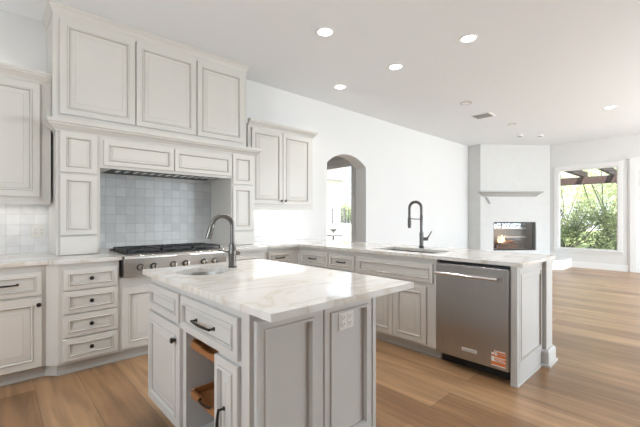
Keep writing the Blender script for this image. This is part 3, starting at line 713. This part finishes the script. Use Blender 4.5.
def led(x0, x1, y, z, power, up, label):
    T = thing('led_light_strip', label, 'light strip', ((x0 + x1) / 2, y, z), 0, 'cabinet light strips'); h = (x1 - x0) / 2
    MB().box(-h, h, -.012, .012, -.008, .008).build('housing', M['trim'], T)
    zz = .0085 if up else -.0085
    MB().box(-h + .01, h - .01, -.008, .008, zz - .001, zz + .001).build('diffuser', M['strip'], T)
    d = bpy.data.lights.new('strip_lamp', 'AREA'); d.shape = 'RECTANGLE'; d.size = 2 * h; d.size_y = .03; d.energy = power; d.color = (1, .96, .9)
    o = bpy.data.objects.new('strip_lamp', d); COL.objects.link(o); o.parent = T; o.location = (0, 0, .014 if up else -.014)
    o.rotation_euler = (PI if up else 0, 0, 0)
led(-0.25, 0.37, 4.22, 1.406, 0.6, False, 'light strip under the wall cabinet left of the hood')
led(2.50, 3.53, 4.15, 1.406, 1.3, False, 'light strip under the wall cabinet right of the hood')
led(-0.27, 0.30, 4.26, 2.569, 0.25, True, 'light strip on top of the wall cabinet left of the hood')

# backsplashes
o = MB().box(HX[1] + .001, HX[2] - .001, 4.368, 4.379, CT, 1.79).build('tile_backsplash', M['zellige']); tag(o, 'blue-grey square tile backsplash behind the rangetop', 'backsplash', 'tile backsplashes')
o = MB().box(-0.6, HX[0] - .001, 4.368, 4.379, CT, 1.414).build('tile_backsplash', M['zellige_lit']); tag(o, 'light-whitened square tile backsplash left of the hood column', 'backsplash', 'tile backsplashes')
o = MB().box(2.442, 3.584, 4.268, 4.279, CT, 1.414).build('tile_backsplash', M['zellige_lit']); tag(o, 'light-whitened square tile backsplash right of the hood, under two-door wall cabinet', 'backsplash', 'tile backsplashes')

# ------------------------------------------------------------------ faucets
def arc_pts(c, r, a0, a1, n, dx, dy):
    """arc in the vertical plane through (dx,dy)"""
    return [(c[0] + dx * r * math.cos(a0 + (a1 - a0) * i / n), c[1] + dy * r * math.cos(a0 + (a1 - a0) * i / n), c[2] + r * math.sin(a0 + (a1 - a0) * i / n)) for i in range(n + 1)]
T = thing('kitchen_faucet', 'brushed pull-down gooseneck faucet on the island top beside the round sink', 'faucet', (1.205, 2.176, CT))
MB().lathe([(.029, 0), (.029, .006), (.024, .010)], (0, 0, 0), 'z', 28).build('base_ring', M['dark'], T)
b = MB().lathe([(.0265, .008), (.0265, .085), (.0275, .09), (.0275, .115), (.024, .12), (.024, .145), (.021, .150), (.021, .158), (.0165, .162)], (0, 0, 0), 'z', 28).build('body', M['nickel'], T)
dx, dy = -.92, .39                              # spout leans over the bowl, to the left as seen from the camera
pts = [(0, 0, .16), (0, 0, .20), (0, 0, .26)] + arc_pts((dx * .066, dy * .066, .281), .066, 0, PI * .94, 16, -dx, -dy)
MB().tube(pts, .0155, 16).build('spout', M['nickel'], T)
e0 = Vector(pts[-1]); e1 = e0 + (Vector(pts[-1]) - Vector(pts[-2])).normalized() * .10
MB().tube([e0, e0.lerp(e1, .1), e0.lerp(e1, .5), e1], [.0165, .0195, .020, .021], 18).build('spray_head', M['nickel'], T)
lv = MB().cyl((0, 0, .098), (.045, -.02, .098), .0175, .0175, 18); lv.tube([(-.01, .01, .102), (-.045, .03, .108), (-.085, .045, .116)], [.006, .0055, .005], 10)
lv.build('lever', M['nickel'], T)

T = thing('kitchen_faucet', 'dark spring-neck faucet behind the rectangular sink in the peninsula', 'faucet', (3.484, 2.107, CT))
MB().lathe([(.027, 0), (.027, .022), (.024, .026)], (0, 0, 0), 'z', 24).build('base_ring', M['dark'], T)
MB().lathe([(.0225, .024), (.0225, .17), (.017, .175), (.017, .355), (.015, .36)], (0, 0, 0), 'z', 24).build('body', M['gunmetal'], T)
dx, dy = -.78, .62
R_ = .068
coil = [(0, 0, .355), (0, 0, .39)] + arc_pts((dx * R_, dy * R_, .44), R_, 0, PI, 22, -dx, -dy) + [(2 * dx * R_, 2 * dy * R_, .40), (2 * dx * R_, 2 * dy * R_, .335)]
MB().tube(coil, .0095, 12).build('hose', M['dark'], T)
# helical spring around the hose
P_ = [Vector(p) for p in coil]; ln = [0]
for i in range(1, len(P_)): ln.append(ln[-1] + (P_[i] - P_[i - 1]).length)
hp = []; turns = 46; N_ = turns * 10; a = None
for i in range(N_ + 1):
    s_ = ln[-1] * i / N_; j = 0
    while j < len(ln) - 2 and ln[j + 1] < s_: j += 1
    p = P_[j].lerp(P_[j + 1], (s_ - ln[j]) / max(1e-6, ln[j + 1] - ln[j])); tg = (P_[j + 1] - P_[j]).normalized()
    side = Vector((-dy, dx, 0)).normalized(); up = tg.cross(side).normalized(); t = 2 * PI * turns * i / N_
    hp.append(p + (side * math.cos(t) + up * math.sin(t)) * .0145)
MB().tube(hp, .0034, 5).build('spring', M['nickel'], T)
ex, ey = 2 * dx * R_, 2 * dy * R_
MB().lathe([(.014, .340), (.019, .335), (.0195, .25), (.016, .235), (.016, .22)], (ex, ey, 0), 'z', 20).build('spray_head', M['gunmetal'], T)
MB().tube([(0, 0, .318), (ex * .5, ey * .5, .32), (ex, ey, .325)], .0055, 8).build('holder_arm', M['gunmetal'], T)
lv = MB().cyl((0, 0, .10), (.052, -.045, .10), .02, .018, 16); lv.tube([(.046, -.04, .10), (.062, -.055, .135), (.085, -.075, .185)], [.009, .007, .0055], 10)
lv.build('lever', M['gunmetal'], T)

# ------------------------------------------------------------------ outlets and switches
def outlet(label, loc, rz, w_=.075, h_=.118, gang='duplex', group='outlets'):
    T = thing('outlet' if gang != 'switch' else 'light_switch', label, 'outlet' if gang != 'switch' else 'switch', loc, rz, group)
    MB().panel(-w_ / 2, w_ / 2, -h_ / 2, h_ / 2, [(0, 0, 0), (0, -.003, 0), (.003, -.0055, 0)]).build('plate', M['plate'], T)
    mb = MB()
    if gang == 'duplex':
        for z in (-.026, .026): mb.lathe([(.0165, .0055), (.0165, .0075), (.014, .008)], (0, 0, z), 'y', 18)
        mb.build('socket', M['plate'], T)
        for z in (-.026, .026):
            s = MB(); s.box(-.0075, -.0055, -.0086, -.0078, z, z + .009); s.box(.0055, .0075, -.0086, -.0078, z, z + .009); s.box(-.002, .002, -.0086, -.0078, z - .010, z - .006)
            s.build('slots', M['slot'], T)
    elif gang == 'double':                          # two devices lying side by side
        for x in (-.024, .024):
            q = MB().box(x - .0165, x + .0165, -.0075, -.0055, -.033, .033).build('socket', M['plate'], T); s = MB()
            for z in (-.017, .017): s.box(x - .008, x - .0055, -.0084, -.0076, z - .004, z + .006); s.box(x + .0055, x + .008, -.0084, -.0076, z - .004, z + .006); s.box(x - .002, x + .002, -.0084, -.0076, z - .012, z - .008)
            s.build('slots', M['slot'], q)
    else:
        mb.box(-.0165, .0165, -.0075, -.0055, -.033, .033); mb.build('rocker', M['plate'], T)
outlet('double outlet on the light-whitened tile backsplash left of the hood column', (0.335, 4.3679, 1.135), 0, .115, .118, 'double')
outlet('outlet plate high on the framed end panel of the island', (1.325, IY0 - .0095 + .0, .748), 0, .112, .092, 'double')
outlet('light switch on the white wall just right of the arch', (5.29, 4.2799, 1.29), 0, gang='switch', group='light switches')
outlet('small white wall plate high on the arch wall, right of the peninsula faucet', (7.31, 4.2799, 2.0), 0, gang='switch', group=None)
outlet('outlet on the far wall under the garden window', (RX1 - .0001, 1.98, .33), NX)

# ------------------------------------------------------------------ ceiling fittings
def downlight(label, x, y, on=True, r=.075, power=20):
    T = thing('recessed_light', label, 'ceiling light', (x, y, CEIL), 0, 'recessed ceiling lights')
    MB().lathe([(r + .018, 0), (r + .018, -.006), (r, -.010), (r - .004, -.004), (r - .004, 0)], (0, 0, 0), 'z', 36).build('trim_ring', M['ringtrim'] if on else M['offring'], T)
    MB().lathe([(r - .005, -.001), (r - .005, -.005), (.002, -.006)], (0, 0, 0), 'z', 36).build('lens', M['lamp'] if on else M['ringtrim'], T)
    if on and power:
        d = bpy.data.lights.new('ceiling_spot', 'SPOT'); d.energy = power; d.spot_size = 2.3; d.spot_blend = 1; d.shadow_soft_size = .06; d.color = (1, .975, .945)
        o = bpy.data.objects.new('ceiling_spot', d); COL.objects.link(o); o.parent = T; o.location = (0, 0, -.03)
downlight('lit recessed ceiling light nearest the tall hood cabinet', 2.514, 2.634)
downlight('lit recessed ceiling light nearest the camera on the right, above the dishwasher end', 3.725, 1.691)
downlight('lit recessed ceiling light between two others above the peninsula', 3.751, 2.639)
downlight('lit recessed ceiling light closest to the arch wall', 3.731, 3.592)
for lx, ly in ((1.3, 2.64), (1.3, 1.69), (2.51, 1.69)):      # bare spots added on unseen grid points above the frame to brighten the kitchen
    d = bpy.data.lights.new('ceiling_spot', 'SPOT'); d.energy = 38; d.spot_size = 2.3; d.spot_blend = 1; d.shadow_soft_size = .06; d.color = (1, .975, .945)
    o = bpy.data.objects.new('ceiling_spot', d); COL.objects.link(o); o.location = (lx, ly, CEIL - .03)
downlight('unlit recessed ceiling light beside the air vent', 5.811, 2.68, on=False)
downlight('small lit recessed light in the living room ceiling, before the glass door', 7.848, 1.083, r=.07, power=10)
downlight('unlit recessed light in the living room ceiling beyond the air vent', 7.81, 2.643, on=False, r=.06)
T = thing('ceiling_vent', 'grey slatted air vent in the ceiling', 'vent', (6.76, 2.79, CEIL), 0.0)
fr = MB(); fr.box(-.17, .17, -.17, -.14, -.012, 0); fr.box(-.17, .17, .14, .17, -.012, 0); fr.box(-.17, -.14, -.14, .14, -.012, 0); fr.box(.14, .17, -.14, .14, -.012, 0); fr.build('frame', M['ringtrim'], T)
sl = MB()
for i in range(9):
    y = -.125 + i * .031; sl.add([(-.14, y, -.001), (.14, y, -.001), (.14, y + .02, -.016), (-.14, y + .02, -.016), (-.14, y + .003, 0), (.14, y + .003, 0), (.14, y + .023, -.015), (-.14, y + .023, -.015)], [(0, 1, 2, 3), (4, 5, 6, 7), (0, 1, 5, 4), (2, 3, 7, 6), (0, 3, 7, 4), (1, 2, 6, 5)])
sl.build('slats', M['ventgrey'], T)
MB().box(-.14, .14, -.14, .14, -.001, 0).build('backing', M['dark'], T)
for lab, x, y in (('white smoke detector on the ceiling in front of the chimney breast', 9.0, 2.88), ('small white ceiling sensor right of the smoke detector', 9.3, 2.55)):
    T = thing('smoke_detector', lab, 'smoke detector', (x, y, CEIL), 0, 'ceiling detectors')
    MB().lathe([(.07, 0), (.07, -.022), (.055, -.036), (.01, -.038)], (0, 0, 0), 'z', 28).build('body', M['ringtrim'], T)
    MB().lathe([(.05, -.0362), (.048, -.039), (.03, -.041), (.005, -.041)], (0, 0, 0), 'z', 24).build('grille', M['ventgrey'], T)

# ------------------------------------------------------------------ fireplace
def fthing(name, label, cat, group=None):
    return thing(name, label, cat, (fa.x, fa.y, 0), frz, group)
T = fthing('fireplace_insert', 'black framed fireplace with lit logs behind glass in the plaster chimney breast', 'fireplace')
x0, x1 = ox0 + .002, ox1 - .002; z0, z1 = oz0 + .002, oz1 - .002
mb = MB(); mb.box(x0, x1, .36, .38, z0, z1); mb.box(x0, x0 + .015, .06, .36, z0, z1); mb.box(x1 - .015, x1, .06, .36, z0, z1)
mb.box(x0 + .015, x1 - .015, .06, .36, z0, z0 + .015); mb.box(x0 + .015, x1 - .015, .06, .36, z1 - .015, z1); mb.build('firebox', M['soot'], T)
fr = MB(); fr.box(x0, x0 + .025, .03, .06, z0, z1); fr.box(x1 - .06, x1, .03, .06, z0, z1); fr.box(x0 + .025, x1 - .06, .03, .06, z1 - .03, z1); fr.box(x0 + .025, x1 - .06, .03, .06, z0, z0 + .03)
fr.build('frame', M['dark'], T)
bd = MB(); bd.box(x0 + .025, x1 - .06, .30, .36, z1 - .20, z1 - .15); bd.box(x0 + .3, x1 - .06, .30, .36, z1 - .43, z1 - .39); bd.build('shelf_band', M['ash'], T)
rg = random.Random(3)
for k, (a, b_, r) in enumerate((((.45, .26, .47), (1.15, .22, .48), .05), ((.5, .17, .475), (1.05, .30, .50), .045), ((.62, .14, .56), (1.2, .27, .57), .042), ((.55, .26, .58), (1.0, .16, .62), .038))):
    a = Vector(a); b_ = Vector(b_); pts = [a.lerp(b_, i / 6) + Vector((0, rg.uniform(-.012, .012), rg.uniform(-.01, .01))) for i in range(7)]
    MB().tube(pts, [r * rg.uniform(.85, 1.1) for _ in pts], 10).build('log', M['log'], T)
for k in range(3):
    fx, fy, h_ = .63 + .075 * k, .20 + rg.uniform(-.03, .05), (.12, .20, .14)[k]; zb = .60
    pts = [(fx, fy, zb), (fx + .008, fy, zb + h_ * .3), (fx - .01, fy, zb + h_ * .65), (fx + .004, fy, zb + h_)]
    MB().tube(pts, [.022, .03, .016, .002], 8).build('flame', M['flame'], T)
MB().box(x0 + .025, x1 - .06, .042, .046, z0 + .03, z1 - .03).build('glass_front', M['glass'], T)
d = bpy.data.lights.new('fire_lamp', 'POINT'); d.energy = 4; d.color = (1, .6, .3); d.shadow_soft_size = .08
o = bpy.data.objects.new('fire_lamp', d); COL.objects.link(o); o.parent = T; o.location = (.8, .12, .8)
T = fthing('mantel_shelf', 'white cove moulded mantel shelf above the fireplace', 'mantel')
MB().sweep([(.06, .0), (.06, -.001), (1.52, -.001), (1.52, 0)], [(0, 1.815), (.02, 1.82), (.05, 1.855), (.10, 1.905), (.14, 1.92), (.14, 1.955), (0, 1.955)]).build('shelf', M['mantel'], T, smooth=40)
MB().tube([(.14, -.01, 1.80), (.17, -.035, 1.77), (.21, -.04, 1.70), (.25, -.03, 1.64), (.26, -.008, 1.63)], [.018, .022, .022, .02, .014], 8).build('hook', M['offring'], T)
hp_ = [(10.14, 2.27), (10.897, 2.27), (10.897, 2.725), (9.33, 3.905), (9.0, 3.55)]
o = MB().prism(hp_, 0, .235).build('raised_hearth', M['trim'], None, bevel=.006); tag(o, 'low white raised hearth at the foot of the chimney breast', 'hearth')

# ------------------------------------------------------------------ outside
gm = MB().box(-20, 60, -40, 60, -.30, -.14); struct('ground_outside', gm, M['patio'])
o = MB().box(14.2, 45, -8, 20, -.139, -.10).build('garden_lawn', M['lawn']); o['kind'] = 'structure'
T = thing('garden_pergola', 'dark brown timber pergola outside the far window', 'pergola', (13.2, 0, -.14))
MB().box(0, .16, -3, 5.2, 2.42, 2.64).build('header_beam', M['beam'], T, bevel=.01)
for y in (-2.6, .6, 4.9): MB().box(0, .16, y, y + .16, 0, 2.42).build('post', M['beam'], T, bevel=.01)
for i in range(11): MB().box(-2.0, .55, -2.6 + i * .72, -2.6 + i * .72 + .09, 2.64, 2.82).build('rafter', M['beam'], T, bevel=.005)

def tree(name, label, loc, h, blobs, m, nleaf, ls, seed, trunks=1, spread=.4, group='garden trees beyond the far window'):
    T = thing(name, label, 'tree', loc, 0, group); r = random.Random(seed)
    tb = MB()
    for k in range(trunks):
        a = Vector((r.uniform(-.12, .12), r.uniform(-.2, .2), 0))
        for (bx, by, bz, br) in blobs[k::trunks]:
            e_ = Vector((bx, by, bz)); mid = a.lerp(e_, .45) + Vector((r.uniform(-.2, .2), r.uniform(-spread, spread), .15))
            tb.tube([a, a.lerp(mid, .5) + Vector((0, r.uniform(-.1, .1), .1)), mid, mid.lerp(e_, .6) + Vector((0, 0, .1)), e_], [.035, .03, .022, .014, .006], 7)
    tb.build('trunk', M['bark'], T)
    V = []; Fc = []
    tot = sum(b[3] ** 2 for b in blobs)
    for (bx, by, bz, br) in blobs:
        for i in range(int(nleaf * br * br / tot)):
            d = Vector((r.gauss(0, 1), r.gauss(0, 1), r.gauss(0, 1))).normalized() * br * (r.random() ** .4)
            c = Vector((bx, by, bz)) + d; u = Vector((r.gauss(0, 1), r.gauss(0, 1), r.gauss(0, 1))).normalized(); w2 = u.orthogonal().normalized()
            l = ls * r.uniform(.6, 1.3); o_ = len(V)
            V += [c - u * l, c + w2 * l * .4, c + u * l, c - w2 * l * .4]; Fc.append((o_, o_ + 1, o_ + 2, o_ + 3))
    f = MB(); f.v = [tuple(p) for p in V]; f.f = Fc; f.m = [0] * len(Fc)
    me = f.build('foliage', m, T, smooth=0)
    return T
rr = random.Random(5)
def cloud(n, cx_, cy_, cz_, sx_, sy_, sz_, r0, r1, sd):
    q_ = random.Random(sd); return [(cx_ + q_.uniform(-sx_, sx_), cy_ + q_.uniform(-sy_, sy_), cz_ + q_.uniform(-sz_, sz_), q_.uniform(r0, r1)) for _ in range(n)]
tree('garden_tree', 'light green loose-leaved tree right of centre in the far window', (17.9, 2.2, -.12), 4, cloud(15, 0, 0, 2.9, 1.2, 1.5, 1.1, .45, .8, 1), M['leafa'], 7500, .055, 11, 2)
tree('garden_tree', 'sparse tall tree at the left of the far window, sky between its branches', (24.2, 5.95, -.12), 5, cloud(15, 0, 0, 3.1, 1.4, 1.9, 1.4, .4, .75, 2), M['leafa'], 2600, .085, 12, 2)
tree('garden_bush', 'dense dark multi-stemmed bush low in the far window', (14.7, 3.25, -.12), 2, cloud(14, 0, 0, 1.0, .5, 1.3, .55, .35, .6, 3), M['leafb'], 8000, .05, 13, 4)
tree('garden_bush', 'lighter bush low at the right of the far window', (21.2, 2.35, -.12), 2, cloud(10, 0, 0, .9, .6, 1.1, .4, .35, .6, 4), M['leafa'], 5000, .055, 14, 3)
tree('garden_tree', 'broad tree further back behind the bushes in the far window', (29.5, 6.2, -.12), 6, cloud(22, 0, 0, 2.6, 1.6, 4.5, 1.5, .7, 1.1, 6), M['leafa'], 7000, .10, 15, 3)
# side yard seen through the arch
T = thing('neighbour_house', 'white stucco house with a grey gabled roof seen through the arch', 'house', (12.7, 12.2, -.14), 0)
MB().box(-6, .0, 0, 6, 0, 3.2).build('wall', M['stucco'], T)
mb = MB(); mb.rot_poly([(-6.3, 3.2), (.3, 3.2), (.3, 3.32), (-3, 4.9), (-6.3, 3.32)], -.3, 6.3); mb.build('roof', M['rooft'], T)
o = MB().box(8.2, 14.5, 11.3, 11.5, -.14, .98).build('garden_wall', M['stucco']); tag(o, 'low pale garden wall under the iron fence outside the arch window', 'wall')
T = thing('garden_fence', 'thin black iron fence on the low garden wall outside the arch', 'fence', (8.2, 11.4, .98), 0)
mb = MB()
for z in (.08, .62): mb.box(0, 6.3, -.012, .012, z, z + .03)
mb.build('rail', M['fencem'], T)
for i in range(9): MB().box(i * .78, i * .78 + .05, -.025, .025, 0, .72).build('post', M['fencem'], T)
T = thing('patio_table', 'round dark patio side table with a planter outside the arch window', 'table', (7.5, 7.5, -.14), 0)
MB().lathe([(.30, .86), (.30, .885), (.02, .886)], (0, 0, 0), 'z', 32).build('table_top', M['fencem'], T)
MB().lathe([(.18, 0), (.16, .03), (.03, .06), (.03, .86)], (0, 0, 0), 'z', 20).build('pedestal', M['fencem'], T)
T = thing('planter_bowl', 'grey pedestal planter bowl standing on the patio side table', 'planter', (7.5, 7.5, .747), 0)
MB().lathe([(.07, 0), (.06, .02), (.025, .05), (.03, .09), (.10, .14), (.12, .18), (.10, .18), (.02, .15)], (0, 0, 0), 'z', 24).build('bowl', M['ventgrey'], T)
tree('garden_tree', 'slim green tree beside the white house outside the arch', (14.6, 13.5, -.14), 3, cloud(12, 0, 0, 2.0, .45, .55, .9, .35, .55, 8), M['leafa'], 4000, .05, 16, 2, group='side yard trees')
